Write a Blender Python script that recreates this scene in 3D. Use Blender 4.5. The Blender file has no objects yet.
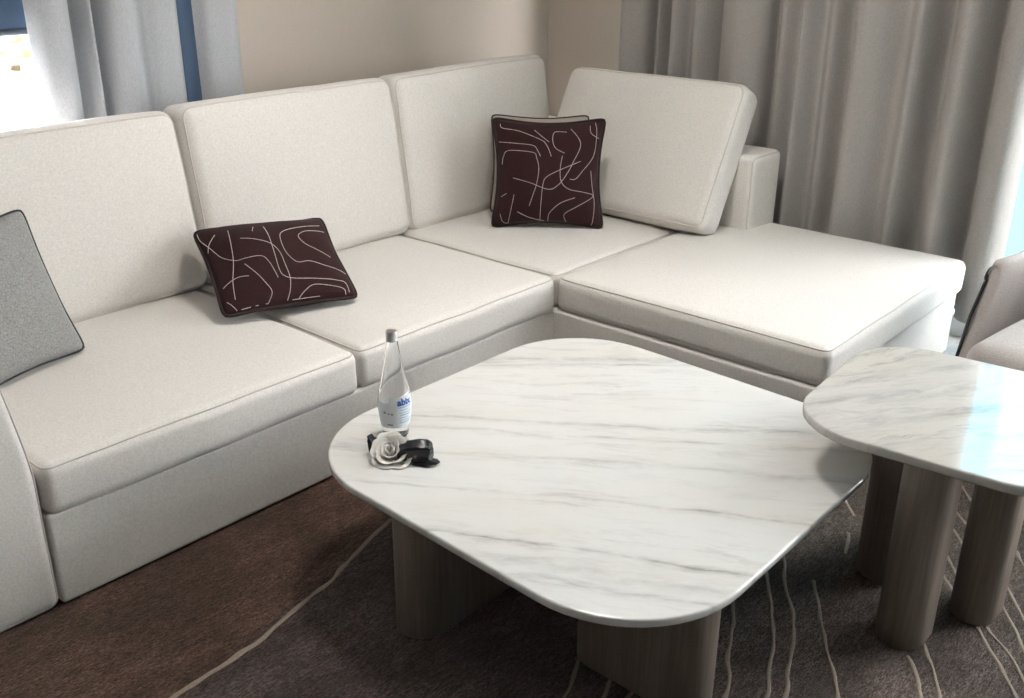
import bpy, bmesh, math, random
from mathutils import Vector, Matrix, noise
random.seed(7)
SC = bpy.context.scene
COL = SC.collection

# ---------------------------------------------------------------- camera
cam = bpy.data.objects.new('camera', bpy.data.cameras.new('camera'))
COL.objects.link(cam)
CAM_R = Vector((0.657955, -0.753026, 0.006859))
CAM_U = Vector((0.284269, 0.256794, 0.923714))
CAM_F = Vector((0.697342, 0.605813, -0.383021))
CAM_C = Vector((-2.95282, -2.33873, 1.65178))
m = Matrix((CAM_R, CAM_U, -CAM_F)).transposed().to_4x4()
m.translation = CAM_C
cam.matrix_world = m
cam.data.sensor_width = 36.0
cam.data.sensor_fit = 'HORIZONTAL'
cam.data.lens = 997.873 / 1024 * 36.0
cam.data.clip_start = 0.05
cam.data.clip_end = 400
SC.camera = cam

# ---------------------------------------------------------------- view, world, sun, window light
SC.view_settings.view_transform = 'Standard'
SC.view_settings.look = 'None'
SC.view_settings.gamma = 1.0
SC.view_settings.use_curve_mapping = False
SC.view_settings.exposure = 1.6

W = bpy.data.worlds.new('sky')
SC.world = W
W.use_nodes = True
wn = W.node_tree
wn.nodes.clear()
wo = wn.nodes.new('ShaderNodeOutputWorld')
wb = wn.nodes.new('ShaderNodeBackground')
wb.inputs['Color'].default_value = (0.97, 0.962, 0.985, 1)
wb.inputs['Strength'].default_value = 5.0
wn.links.new(wb.outputs[0], wo.inputs[0])

sun = bpy.data.objects.new('sun', bpy.data.lights.new('sun', 'SUN'))
COL.objects.link(sun)
sun.data.energy = 7.0
sun.data.angle = 0.02
sun.data.color = (1.0, 0.97, 0.92)
sun.rotation_euler = Vector((0.62, 0.40, -0.68)).to_track_quat('-Z', 'Y').to_euler()

def portal(name, loc, direction, sx, sy):
    o = bpy.data.objects.new(name, bpy.data.lights.new(name, 'AREA'))
    COL.objects.link(o)
    o.data.shape = 'RECTANGLE'
    o.data.size, o.data.size_y = sx, sy
    o.data.cycles.is_portal = True
    o.location = loc
    o.rotation_euler = Vector(direction).to_track_quat('-Z', 'Z').to_euler()
portal('daylight_portal', (1.72, -1.9, 1.32), (-1, 0, 0), 5.4, 2.5)
portal('daylight_portal', (-1.64, 1.46, 1.45), (0, -1, 0), 1.75, 2.1)

def add_ceiling_fill(x, y, e):  # added fill light under the ceiling, out of view, no fixture modelled
    o = bpy.data.objects.new('ceiling_light', bpy.data.lights.new('ceiling_light', 'AREA'))
    COL.objects.link(o)
    o.data.shape = 'DISK'
    o.data.size = 0.5
    o.data.energy = e
    o.data.color = (1.0, 0.95, 0.89)
    o.location = (x, y, 2.66)
add_ceiling_fill(-0.6, -0.5, 10)
# ---------------------------------------------------------------- materials
def mat(name, color, rough=0.8, **kw):
    mt = bpy.data.materials.new(name)
    mt.use_nodes = True
    b = mt.node_tree.nodes['Principled BSDF']
    b.inputs['Base Color'].default_value = (*color, 1)
    b.inputs['Roughness'].default_value = rough
    for k, v in kw.items():
        b.inputs[k].default_value = v
    return mt

class NT:
    """small helper round a material's node tree"""
    def __init__(s, mt):
        s.t = mt.node_tree
        s.b = s.t.nodes['Principled BSDF']
    def n(s, kind, **kw):
        nd = s.t.nodes.new('ShaderNode' + kind)
        for k, v in kw.items():
            if k in nd.inputs and not hasattr(nd, k):
                nd.inputs[k].default_value = v
            else:
                setattr(nd, k, v)
        return nd
    def l(s, a, b):
        s.t.links.new(a, b)
    def obj(s):
        return s.n('TexCoord').outputs['Object']
    def mapping(s, vec, scale=(1, 1, 1), rot=(0, 0, 0), loc=(0, 0, 0)):
        mp = s.n('Mapping')
        mp.inputs['Scale'].default_value = scale
        mp.inputs['Rotation'].default_value = rot
        mp.inputs['Location'].default_value = loc
        s.l(vec, mp.inputs['Vector'])
        return mp.outputs['Vector']
    def noise(s, vec, scale, detail=2.0, rough=0.5, dist=0.0):
        nd = s.n('TexNoise')
        nd.inputs['Scale'].default_value = scale
        nd.inputs['Detail'].default_value = detail
        nd.inputs['Roughness'].default_value = rough
        nd.inputs['Distortion'].default_value = dist
        s.l(vec, nd.inputs['Vector'])
        return nd.outputs['Fac']
    def ramp(s, fac, stops, interp='LINEAR'):
        r = s.n('ValToRGB')
        cr = r.color_ramp
        cr.interpolation = interp
        while len(cr.elements) < len(stops):
            cr.elements.new(0.5)
        for e, (p, c) in zip(cr.elements, stops):
            e.position = p
            e.color = (*c, 1) if len(c) == 3 else c
        s.l(fac, r.inputs['Fac'])
        return r.outputs['Color']
    def math(s, op, a, b=None, c=None, clamp=False):
        nd = s.n('Math', operation=op, use_clamp=clamp)
        for i, v in enumerate((a, b, c)):
            if v is None:
                continue
            if isinstance(v, (int, float)):
                nd.inputs[i].default_value = v
            else:
                s.l(v, nd.inputs[i])
        return nd.outputs[0]
    def mix(s, fac, a, b, blend='MIX'):
        nd = s.n('Mix', data_type='RGBA', blend_type=blend)
        for sock, v in ((nd.inputs['Factor'], fac), (nd.inputs[6], a), (nd.inputs[7], b)):
            if isinstance(v, (int, float)):
                sock.default_value = v
            elif isinstance(v, tuple):
                sock.default_value = (*v, 1) if len(v) == 3 else v
            else:
                s.l(v, sock)
        return nd.outputs[2]
    def bump(s, h, strength, dist=0.001):
        nd = s.n('Bump')
        nd.inputs['Strength'].default_value = strength
        nd.inputs['Distance'].default_value = dist
        s.l(h, nd.inputs['Height'])
        s.l(nd.outputs['Normal'], s.b.inputs['Normal'])

def fabric(name, color, dark=0.86, scale=170, bump=0.5, sheen=0.25, stretch=(1, 1, 1)):
    mt = mat(name, color, 0.95)
    k = NT(mt)
    k.b.inputs['Sheen Weight'].default_value = sheen
    k.b.inputs['Specular IOR Level'].default_value = 0.2
    v = k.mapping(k.obj(), stretch)
    f = k.noise(v, scale, 4, 0.7)
    g = k.noise(v, 9, 2, 0.5)
    c0 = tuple(x * dark for x in color)
    c1 = tuple(min(1, x * (2 - dark) * 0.985) for x in color)
    c = k.ramp(f, [(0.32, c0), (0.68, c1)])
    c = k.mix(k.math('MULTIPLY', g, 0.10), c, tuple(x * 0.8 for x in color))
    k.l(c, k.b.inputs['Base Color'])
    k.bump(f, bump, 0.0012)
    return mt

M = {}
M['sofa'] = fabric('sofa_fabric', (0.725, 0.690, 0.648), 0.88, 150, 0.55)
M['piping'] = mat('sofa_piping', (0.60, 0.565, 0.52), 0.9)
M['shadow_gap'] = mat('dark_plinth', (0.03, 0.028, 0.026), 0.8)
M['dark_pillow'] = fabric('dark_plum_fabric', (0.034, 0.013, 0.014), 0.75, 260, 0.4, 0.04)
M['thread'] = mat('pale_thread', (0.55, 0.48, 0.44), 0.8)
M['dark_piping'] = mat('dark_piping', (0.022, 0.010, 0.010), 0.85)
M['grey_pillow'] = fabric('grey_flecked_fabric', (0.27, 0.268, 0.26), 0.62, 190, 0.6, 0.15)
M['taupe_pillow'] = fabric('taupe_fabric', (0.38, 0.33, 0.28), 0.85, 190, 0.5, 0.1)
M['chair'] = fabric('armchair_fabric', (0.47, 0.425, 0.405), 0.84, 120, 0.6, 0.2, (1, 1, 2.6))
M['black_edge'] = mat('black_piping', (0.018, 0.02, 0.022), 0.6)

def make_curtain_mat(name, color, transl):
    mt = fabric(name, color, 0.86, 210, 0.35, 0.1, (1, 1, 0.45))
    k = NT(mt)
    tr = k.n('BsdfTranslucent')
    tr.inputs['Color'].default_value = (*[min(1, x * 1.05) for x in color], 1)
    mx = k.n('MixShader')
    mx.inputs[0].default_value = transl
    out = k.t.nodes['Material Output']
    k.l(k.b.outputs[0], mx.inputs[1])
    k.l(tr.outputs[0], mx.inputs[2])
    k.l(mx.outputs[0], out.inputs['Surface'])
    return mt
M['curtain'] = make_curtain_mat('curtain_linen', (0.42, 0.395, 0.37), 0.06)
M['curtain_cool'] = make_curtain_mat('grey_linen_sky_tint', (0.475, 0.485, 0.505), 0.10)  # bluish cast of sky light through the cloth is put into the colour
M['sheer'] = make_curtain_mat('sheer_voile', (0.88, 0.90, 0.90), 0.6)
_k = NT(M['sheer'])
_tp = _k.n('BsdfTransparent'); _mx = _k.n('MixShader'); _mx.inputs[0].default_value = 0.55
_out = _k.t.nodes['Material Output']; _old = _out.inputs['Surface'].links[0].from_socket
_k.l(_old, _mx.inputs[1]); _k.l(_tp.outputs[0], _mx.inputs[2]); _k.l(_mx.outputs[0], _out.inputs['Surface'])
M['navy'] = mat('navy_fabric', (0.055, 0.095, 0.16), 0.8)

def wall_mat(name, color):
    mt = mat(name, color, 0.75)
    k = NT(mt)
    f = k.noise(k.mapping(k.obj(), (1, 1, 0.25)), 160, 3, 0.6)
    k.l(k.ramp(f, [(0.3, tuple(x * 0.96 for x in color)), (0.7, color)]), k.b.inputs['Base Color'])
    k.bump(f, 0.15, 0.0008)
    return mt
M['wall'] = wall_mat('wall_covering', (0.53, 0.465, 0.40))
M['wall_dark'] = wall_mat('wall_low_bounce', (0.34, 0.30, 0.26))  # for the unseen walls, darkened to cut bounce light
M['ceiling'] = mat('ceiling_paint', (0.82, 0.80, 0.77), 0.9)
M['white_paint'] = mat('white_paint', (0.82, 0.82, 0.80), 0.5)
M['frame'] = mat('grey_window_frame', (0.07, 0.085, 0.11), 0.45)

def floor_mat():
    mt = mat('grey_stone', (0.30, 0.29, 0.28), 0.35)
    k = NT(mt)
    f = k.noise(k.obj(), 6, 5, 0.6, 0.6)
    k.l(k.ramp(f, [(0.35, (0.20, 0.195, 0.19)), (0.7, (0.36, 0.35, 0.335))]), k.b.inputs['Base Color'])
    return mt
M['floor'] = floor_mat()

RUG_GRAIN = 75
def rug_mat():
    mt = mat('brown_pile', (0.06, 0.04, 0.03), 1.0)
    k = NT(mt)
    k.b.inputs['Sheen Weight'].default_value = 0.12
    k.b.inputs['Specular IOR Level'].default_value = 0.1
    o = k.obj()
    fib = k.noise(k.mapping(o, (1, 5.0, 1), (0, 0, math.radians(RUG_GRAIN))), 38, 5, 0.85)
    fine = k.noise(k.mapping(o, (1, 2.5, 1), (0, 0, math.radians(RUG_GRAIN + 12))), 110, 2, 0.7)
    blot = k.noise(k.mapping(o, (1, 1.6, 1), (0, 0, math.radians(40))), 3.6, 4, 0.62, 0.5)
    tone = k.math('ADD', k.math('MULTIPLY', fib, 0.62), k.math('MULTIPLY', fine, 0.38))
    # two dyed zones: redder brown along the long seat, greyer towards the small table
    sep = k.n('SeparateXYZ')
    k.l(o, sep.inputs[0])
    # the long pale line is the border: y = -0.45 + 0.27 (x + 1.6)
    d = k.math('SUBTRACT', sep.outputs[1], k.math('ADD', k.math('MULTIPLY', sep.outputs[0], 0.235), -0.062))
    zone = k.math('ADD', k.math('MULTIPLY', d, 24.0), 0.5, clamp=True)
    east = k.math('MULTIPLY', k.math('ADD', sep.outputs[0], 1.5), 0.9, clamp=True)
    red = k.ramp(tone, [(0.40, (0.026, 0.014, 0.010)), (0.50, (0.108, 0.061, 0.043)), (0.60, (0.235, 0.148, 0.110))])
    plum = k.ramp(tone, [(0.40, (0.0260, 0.0169, 0.0156)), (0.50, (0.1014, 0.0741, 0.0689)), (0.60, (0.2405, 0.1846, 0.1716))])
    taupe = k.ramp(tone, [(0.40, (0.0275, 0.0200, 0.0150)), (0.50, (0.1075, 0.0838, 0.0675)), (0.60, (0.2500, 0.2025, 0.1663))])
    c = k.mix(zone, k.mix(east, plum, taupe), red)
    c = k.mix(k.ramp(blot, [(0.40, (0, 0, 0)), (0.62, (1, 1, 1))]), k.mix(0.5, c, (0.022, 0.012, 0.010)), c)
    k.l(c, k.b.inputs['Base Color'])
    k.bump(tone, 0.9, 0.006)
    return mt
M['rug'] = rug_mat()
M['rug_line'] = fabric('pale_carved_line', (0.30, 0.245, 0.20), 0.7, 300, 0.6, 0.05)

def wood_mat():
    mt = mat('smoked_oak', (0.12, 0.10, 0.085), 0.5)
    k = NT(mt)
    v = k.mapping(k.obj(), (1, 1, 0.03))
    f = k.noise(v, 130, 4, 0.7)
    g = k.noise(k.mapping(k.obj(), (1, 1, 0.12)), 14, 3, 0.6)
    s_ = k.math('ADD', k.math('MULTIPLY', f, 0.6), k.math('MULTIPLY', g, 0.4))
    k.l(k.ramp(s_, [(0.32, (0.1495, 0.1196, 0.0962)), (0.5, (0.2275, 0.1885, 0.1560)), (0.68, (0.3055, 0.2600, 0.2210))]), k.b.inputs['Base Color'])
    k.bump(f, 0.2, 0.0005)
    return mt
M['wood'] = wood_mat()

def marble(name, ang, veins, lo, hi, tint, fan=0.25, fan0=0.5, warpamp=0.05, streak=1.0):
    """white stone whose grey veins run along one direction; veins = (offset across, width, strength)"""
    mt = mat(name, (0.8, 0.8, 0.78), 0.07)
    k = NT(mt)
    k.b.inputs['IOR'].default_value = 1.6
    v = k.mapping(k.obj(), rot=(0, 0, -ang))
    sep = k.n('SeparateXYZ')
    k.l(v, sep.inputs[0])
    al, pe = sep.outputs[0], sep.outputs[1]
    w1 = k.noise(k.mapping(v, (0.9, 2.2, 1)), 2.2, 3, 0.55)
    w2 = k.noise(k.mapping(v, (1.0, 3.0, 1), loc=(3.1, 1.7, 0)), 9, 4, 0.6)
    p = k.math('ADD', pe, k.math('MULTIPLY', k.math('MULTIPLY', al, fan), k.math('SUBTRACT', fan0, pe)))
    p = k.math('ADD', p, k.math('MULTIPLY', k.math('SUBTRACT', w1, 0.5), warpamp * 2))
    p = k.math('ADD', p, k.math('MULTIPLY', k.math('SUBTRACT', w2, 0.5), warpamp * 0.5))
    # strength breaks up along each vein
    br = k.noise(k.mapping(v, (1.0, 2.5, 1), loc=(7.7, 2.2, 0)), 5.5, 5, 0.7)
    brk = k.math('MULTIPLY', k.math('SUBTRACT', br, 0.36), 3.2, clamp=True)
    rag = k.noise(k.mapping(v, (0.35, 2.2, 1), loc=(2.7, 9.2, 0)), 38, 4, 0.7)
    total = None
    for off, wid, st in veins:
        dd = k.math('SUBTRACT', p, off)
        # soft on one side, crisp on the other, ragged width
        e = k.math('DIVIDE', k.math('ABSOLUTE', dd), k.math('MULTIPLY', wid * 2.0, k.math('POWER', rag, 1.2)))
        g = k.math('MULTIPLY', k.math('POWER', 2.718, k.math('MULTIPLY', e, -1.0)), st)
        total = g if total is None else k.math('MAXIMUM', total, g)
    total = k.math('MULTIPLY', k.math('MULTIPLY', total, brk), 1.45)
    # fine streaking all over
    cb = k.n('CombineXYZ')
    k.l(k.math('MULTIPLY', al, 0.16), cb.inputs[0])
    k.l(p, cb.inputs[1])
    fs = k.noise(cb.outputs[0], 24, 8, 0.78)
    fs2 = k.noise(k.mapping(cb.outputs[0], (1.6, 1, 1), loc=(0.4, 2.0, 0)), 6, 4, 0.65)
    fine = k.math('MULTIPLY', k.math('SUBTRACT', fs, 0.49), 2.6, clamp=True)
    area = k.math('MULTIPLY', k.math('SUBTRACT', fs2, 0.38), 2.8, clamp=True)
    fine = k.math('MULTIPLY', k.math('MULTIPLY', fine, area), streak)
    tot = k.math('ADD', total, fine, clamp=True)
    c = k.ramp(tot, [(0.0, hi), (0.5, tuple(0.5 * (a + b) for a, b in zip(lo, hi))), (1.0, lo)])
    ws = k.noise(k.mapping(v, (0.8, 2.0, 1), loc=(1.3, 5.2, 0)), 3.0, 3, 0.5)
    c = k.mix(k.math('MULTIPLY', k.math('SUBTRACT', ws, 0.45), 2.6, clamp=True), c, k.mix(1.0, c, tint, 'MULTIPLY'))
    k.l(c, k.b.inputs['Base Color'])
    return mt
M['marble'] = marble('white_marble', math.radians(-50),
    [(0.575, 0.022, 0.60), (0.530, 0.010, 0.40), (0.105, 0.012, 0.46), (0.030, 0.009, 0.34), (-0.115, 0.012, 0.34), (-0.31, 0.008, 0.46),
     (-0.535, 0.010, 0.70), (-0.61, 0.030, 0.34), (-0.665, 0.012, 0.40), (0.30, 0.007, 0.14)],
    (0.24, 0.235, 0.225), (0.735, 0.73, 0.71), (0.975, 0.945, 0.90), 0.20, 0.45, 0.045, 1.25)
M['marble_small'] = marble('veined_marble', math.radians(-30),
    [(0.22, 0.030, 0.40), (0.10, 0.040, 0.42), (-0.03, 0.035, 0.45), (-0.18, 0.030, 0.35)],
    (0.21, 0.20, 0.19), (0.55, 0.535, 0.505), (0.95, 0.92, 0.87), 0.45, 0.25, 0.09, 2.0)

M['glass'] = mat('clear_glass', (1, 1, 1), 0.02, **{'Transmission Weight': 1.0, 'IOR': 1.45})
M['pane'] = mat('window_glass', (0.97, 1.0, 1.0), 0.0, **{'Transmission Weight': 1.0, 'IOR': 1.02})
M['water'] = mat('clear_water', (0.97, 0.99, 1.0), 0.0, **{'Transmission Weight': 1.0, 'IOR': 1.33})
M['cap'] = mat('silver_metal_cap', (0.55, 0.55, 0.56), 0.3, Metallic=1.0)
M['label'] = mat('pale_label', (0.78, 0.82, 0.84), 0.55)
M['blue_ink'] = mat('blue_ink', (0.045, 0.12, 0.42), 0.5)
M['pale_ink'] = mat('pale_blue_ink', (0.36, 0.52, 0.68), 0.5)
M['grey_ink'] = mat('grey_ink', (0.30, 0.32, 0.34), 0.5)
M['petal'] = fabric('white_cotton', (0.82, 0.79, 0.75), 0.94, 300, 0.25, 0.2)
M['black_satin'] = mat('black_satin', (0.012, 0.013, 0.017), 0.32)
M['rubber'] = mat('black_rubber', (0.015, 0.015, 0.016), 0.7)
M['facade'] = mat('light_blue_render', (0.03, 0.19, 0.26), 0.9)
M['facade_white'] = mat('white_render', (0.12, 0.17, 0.19), 0.9)
M['paving'] = mat('pale_paving', (0.78, 0.78, 0.76), 0.9)
M['leaf'] = mat('foliage_green', (0.16, 0.30, 0.07), 0.9)
M['bark'] = mat('bark', (0.12, 0.08, 0.05), 0.9)
M['steel'] = mat('grey_painted_steel', (0.30, 0.34, 0.36), 0.5)

# ---------------------------------------------------------------- geometry helpers
class MB:
    """collects vertices and faces, then links them as ONE mesh object"""
    def __init__(s):
        s.v, s.f, s.mi = [], [], []
        s.cur = 0
    def add(s, vs, fs):
        b = len(s.v)
        s.v += [tuple(p) for p in vs]
        s.f += [tuple(i + b for i in f) for f in fs]
        s.mi += [s.cur] * len(fs)
    def box(s, x0, x1, y0, y1, z0, z1):
        vs = [(x, y, z) for z in (z0, z1) for y in (y0, y1) for x in (x0, x1)]
        s.add(vs, [(0, 2, 3, 1), (4, 5, 7, 6), (0, 1, 5, 4), (2, 6, 7, 3), (0, 4, 6, 2), (1, 3, 7, 5)])
    def rings(s, rings, cap0=True, cap1=True, closed=True):
        n = len(rings[0])
        vs = [p for r in rings for p in r]
        fs = []
        for i in range(len(rings) - 1):
            for j in range(n if closed else n - 1):
                a, b = i * n + j, i * n + (j + 1) % n
                fs.append((a, b, b + n, a + n))
        if cap0:
            fs.append(tuple(reversed(range(n))))
        if cap1:
            fs.append(tuple(range((len(rings) - 1) * n, len(rings) * n)))
        s.add(vs, fs)
    def lathe(s, prof, c=(0, 0, 0), n=40, cap0=True, cap1=True):
        s.rings([[(c[0] + r * math.cos(2 * math.pi * j / n), c[1] + r * math.sin(2 * math.pi * j / n), c[2] + z) for j in range(n)] for r, z in prof], cap0, cap1)
    def tube(s, pts, r, closed=False, n=8, flat=None):
        pts = [Vector(p) for p in pts]
        L = len(pts)
        rings = []
        prev = None
        for i, p in enumerate(pts):
            a = pts[(i - 1) % L] if closed or i > 0 else p
            b = pts[(i + 1) % L] if closed or i < L - 1 else p
            t = (b - a)
            t = t.normalized() if t.length > 1e-9 else Vector((0, 0, 1))
            if prev is None:
                up = Vector((0, 0, 1)) if abs(t.z) < 0.9 else Vector((1, 0, 0))
                u = t.cross(up).normalized()
            else:
                u = (prev - t * prev.dot(t))
                u = u.normalized() if u.length > 1e-6 else t.orthogonal().normalized()
            prev = u
            w = t.cross(u)
            rr = r[i] if isinstance(r, (list, tuple)) else r
            rings.append([p + (u * math.cos(2 * math.pi * j / n) + w * math.sin(2 * math.pi * j / n)) * rr for j in range(n)])
        if closed:
            rings.append(rings[0])
            s.rings(rings, False, False)
        else:
            s.rings(rings)
    def build(s, name, mats, parent=None, smooth=True, angle=None, recalc=True):
        me = bpy.data.meshes.new(name)
        me.from_pydata(s.v, [], s.f)
        mats = mats if isinstance(mats, (list, tuple)) else [mats]
        for q in mats:
            me.materials.append(q)
        me.polygons.foreach_set('material_index', s.mi)
        if recalc:
            bm = bmesh.new()
            bm.from_mesh(me)
            bmesh.ops.remove_doubles(bm, verts=bm.verts, dist=1e-6)
            bmesh.ops.recalc_face_normals(bm, faces=bm.faces)
            bm.to_mesh(me)
            bm.free()
        if smooth:
            if angle:
                me.set_sharp_from_angle(angle=math.radians(angle))
            me.polygons.foreach_set('use_smooth', [len(p.vertices) <= 4 for p in me.polygons])
        me.update()
        o = bpy.data.objects.new(name, me)
        COL.objects.link(o)
        if parent:
            o.parent = parent
        return o

def empty(name, loc, label, cat, group=None, rotz=0):
    o = bpy.data.objects.new(name, None)
    o.empty_display_size = 0.1
    COL.objects.link(o)
    o.location = loc
    o.rotation_euler = (0, 0, rotz)
    return tag(o, label, cat, group)

def tag(o, label, cat, group=None):
    o['label'] = label
    o['category'] = cat
    if group:
        o['group'] = group
    return o

def structure(o):
    o['kind'] = 'structure'
    return o

def rbox_points(hx, hy, hz, r, mid=10, cs=4):
    """surface of a rounded box as (points, quads)"""
    def axis(h):
        inn = h - r
        a = [-h + r * (1 - math.cos(0.5 * math.pi * i / cs)) if False else -h + r * i / cs for i in range(cs)]
        b = [-inn + 2 * inn * i / mid for i in range(mid + 1)]
        c = [inn + r * (i + 1) / cs for i in range(cs)]
        return a + b + c
    ax = [axis(hx), axis(hy), axis(hz)]
    H = (hx, hy, hz)
    key, pts, quads = {}, [], []
    def vid(q):
        kk = tuple(round(x, 6) for x in q)
        if kk not in key:
            inner = [max(-(H[i] - r), min(H[i] - r, q[i])) for i in range(3)]
            d = Vector([q[i] - inner[i] for i in range(3)])
            if d.length > 1e-9:
                # even out the corner arc
                d = Vector([math.tan(math.atan(1) * x / r) * r if abs(x) > 1e-9 else 0.0 for x in d])
                d = d.normalized() * r
            key[kk] = len(pts)
            pts.append(Vector([inner[i] + d[i] for i in range(3)]))
        return key[kk]
    for a in range(3):
        b, c = (a + 1) % 3, (a + 2) % 3
        for sgn in (-1, 1):
            for i in range(len(ax[b]) - 1):
                for j in range(len(ax[c]) - 1):
                    ids = []
                    for (ii, jj) in ((i, j), (i + 1, j), (i + 1, j + 1), (i, j + 1)):
                        q = [0, 0, 0]
                        q[a], q[b], q[c] = sgn * H[a], ax[b][ii], ax[c][jj]
                        ids.append(vid(q))
                    if sgn < 0:
                        ids.reverse()
                    quads.append(tuple(ids))
    return pts, quads

def cushion(name, size, r, mtx, parent, crown=(0, 0, 0), seed=0.0, wob=0.002, mat_=None, seam=None, mid=12):
    """upholstered block: rounded box with crowned faces; seam = (axis, sign, inset) puts a piping loop round that face"""
    hx, hy, hz = size[0] / 2, size[1] / 2, size[2] / 2
    pts, quads = rbox_points(hx, hy, hz, r, mid)
    H = (hx, hy, hz)
    def deform(p):
        q = Vector(p)
        n = [p[i] / H[i] for i in range(3)]
        for a in range(3):
            b, c = (a + 1) % 3, (a + 2) % 3
            if crown[a]:
                k = max(0, 1 - n[b] ** 4) * max(0, 1 - n[c] ** 4)
                q[a] += crown[a] * k * n[a]
        w = noise.noise_vector(Vector(p) * 4.5 + Vector((seed, seed * 1.7, 3.3)))
        w2 = noise.noise_vector(Vector(p) * 13 + Vector((seed * 2.1, 5, seed)))
        return q + w * wob + w2 * wob * 0.35
    mb = MB()
    mb.add([mtx @ deform(p) for p in pts], quads)
    o = mb.build(name, mat_ or M['sofa'], parent)
    if seam:
        a, sg, ins = seam
        b, c = (a + 1) % 3, (a + 2) % 3
        loop = []
        rr = max(0.012, r * 0.8)
        k = r * (1 - math.cos(math.radians(45)))
        B, Cc = H[b] - k + 0.0005, H[c] - k + 0.0005
        for (cx, cy, a0) in ((B - rr, Cc - rr, 0), (-B + rr, Cc - rr, 90), (-B + rr, -Cc + rr, 180), (B - rr, -Cc + rr, 270)):
            for t in range(0, 91, 15):
                an = math.radians(a0 + t)
                loop.append((cx + rr * math.cos(an), cy + rr * math.sin(an)))
        full = []
        for i in range(len(loop)):
            p, q = Vector(loop[i]), Vector(loop[(i + 1) % len(loop)])
            st = max(1, int((q - p).length / 0.04))
            full += [p.lerp(q, t / st) for t in range(st)]
        L = []
        for p in full:
            v = [0, 0, 0]
            v[a], v[b], v[c] = sg * (H[a] - k + 0.0005), p[0], p[1]
            L.append(mtx @ deform(Vector(v)))
        pb = MB()
        pb.tube(L, 0.0028, True, 6)
        pb.build('piping', M['piping'], o)
    return o

def T(x, y, z):
    return Matrix.Translation((x, y, z))

def smooth_curve(pts, per=8, closed=False):
    P = [Vector(p) for p in pts]
    out = []
    n = len(P)
    for i in range(n if closed else n - 1):
        if closed:
            p0, p1, p2, p3 = P[i - 1], P[i], P[(i + 1) % n], P[(i + 2) % n]
        else:
            p0, p1, p2, p3 = P[max(i - 1, 0)], P[i], P[i + 1], P[min(i + 2, n - 1)]
        for t in range(per):
            u = t / per
            out.append(0.5 * ((2 * p1) + (p2 - p0) * u + (2 * p0 - 5 * p1 + 4 * p2 - p3) * u * u + (3 * p1 - p0 - 3 * p2 + p3) * u ** 3))
    if not closed:
        out.append(P[-1])
    return out

# ---------------------------------------------------------------- room shell
XB, YA, ZC = 1.60, 1.366, 2.70
X0, Y0 = -5.2, -5.6
b = MB(); b.box(X0 - 0.3, XB + 0.3, Y0 - 0.3, YA + 0.3, -0.2, -0.022)
structure(b.build('floor', M['floor'], smooth=False))
b = MB(); b.box(X0 - 0.3, XB + 0.3, Y0 - 0.3, YA + 0.3, ZC, ZC + 0.25)
structure(b.build('ceiling', M['ceiling'], smooth=False))
WL0, WL1, WLZ0, WLZ1 = -2.5, -0.78, 0.40, 2.5       # window behind the long seat
b = MB()
b.box(X0 - 0.2, WL0, YA, YA + 0.18, -0.05, ZC); b.box(WL1, XB + 0.2, YA, YA + 0.18, -0.05, ZC)
b.box(WL0, WL1, YA, YA + 0.18, -0.05, WLZ0); b.box(WL0, WL1, YA, YA + 0.18, WLZ1, ZC)
structure(b.build('wall_back', M['wall'], smooth=False))
WR0, WR1, WRZ0, WRZ1 = -4.6, 0.80, 0.07, 2.56        # window wall behind the right curtain
b = MB()
b.box(XB, XB + 0.18, WR1, YA, -0.05, ZC); b.box(XB, XB + 0.18, Y0 - 0.2, WR0, -0.05, ZC)
b.box(XB, XB + 0.18, WR0, WR1, -0.05, WRZ0); b.box(XB, XB + 0.18, WR0, WR1, WRZ1, ZC)
structure(b.build('wall_right', M['wall'], smooth=False))
b = MB(); b.box(X0 - 0.18, X0, Y0 - 0.2, YA, -0.05, ZC)
structure(b.build('wall_left', M['wall_dark'], smooth=False))
b = MB(); b.box(X0, XB, Y0 - 0.18, Y0, -0.05, ZC)
structure(b.build('wall_front', M['wall_dark'], smooth=False))
b = MB(); b.box(X0, 1.6, YA - 0.012, YA, -0.022, 0.09)
structure(b.build('baseboard_back', M['white_paint'], smooth=False))
b = MB(); b.box(XB - 0.02, XB + 0.10, WR0, WR1 + 0.05, -0.022, 0.075)
structure(b.build('trim_1', M['white_paint'], smooth=False))

def window(name, horizontal, lo, hi, z0, z1, w, mull, transoms=()):
    """slim framed window in a wall opening; horizontal axis x (True) or y"""
    r = bpy.data.objects.new(name, None); COL.objects.link(r); structure(r)
    def bx(mb, a0, a1, zz0, zz1, t0, t1):
        if horizontal: mb.box(a0, a1, w + t0, w + t1, zz0, zz1)
        else: mb.box(w + t0, w + t1, a0, a1, zz0, zz1)
    f = MB(); e = 0.05
    bx(f, lo, hi, z0, z0 + e, 0.05, 0.12); bx(f, lo, hi, z1 - e, z1, 0.05, 0.12)
    bx(f, lo, lo + e, z0 + e, z1 - e, 0.05, 0.12); bx(f, hi - e, hi, z0 + e, z1 - e, 0.05, 0.12)
    for q in mull: bx(f, q - 0.025, q + 0.025, z0 + e, z1 - e, 0.05, 0.12)
    for q in transoms: bx(f, lo + e, hi - e, q - 0.025, q + 0.025, 0.055, 0.115)
    f.build('window_frame', M['frame'], r, smooth=False)
    g = MB()
    if horizontal: g.add([(lo, w + 0.085, z0), (hi, w + 0.085, z0), (hi, w + 0.085, z1), (lo, w + 0.085, z1)], [(0, 1, 2, 3)])
    else: g.add([(w + 0.085, lo, z0), (w + 0.085, hi, z0), (w + 0.085, hi, z1), (w + 0.085, lo, z1)], [(0, 1, 2, 3)])
    g.build('glass_pane', M['pane'], r, smooth=False)
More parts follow.
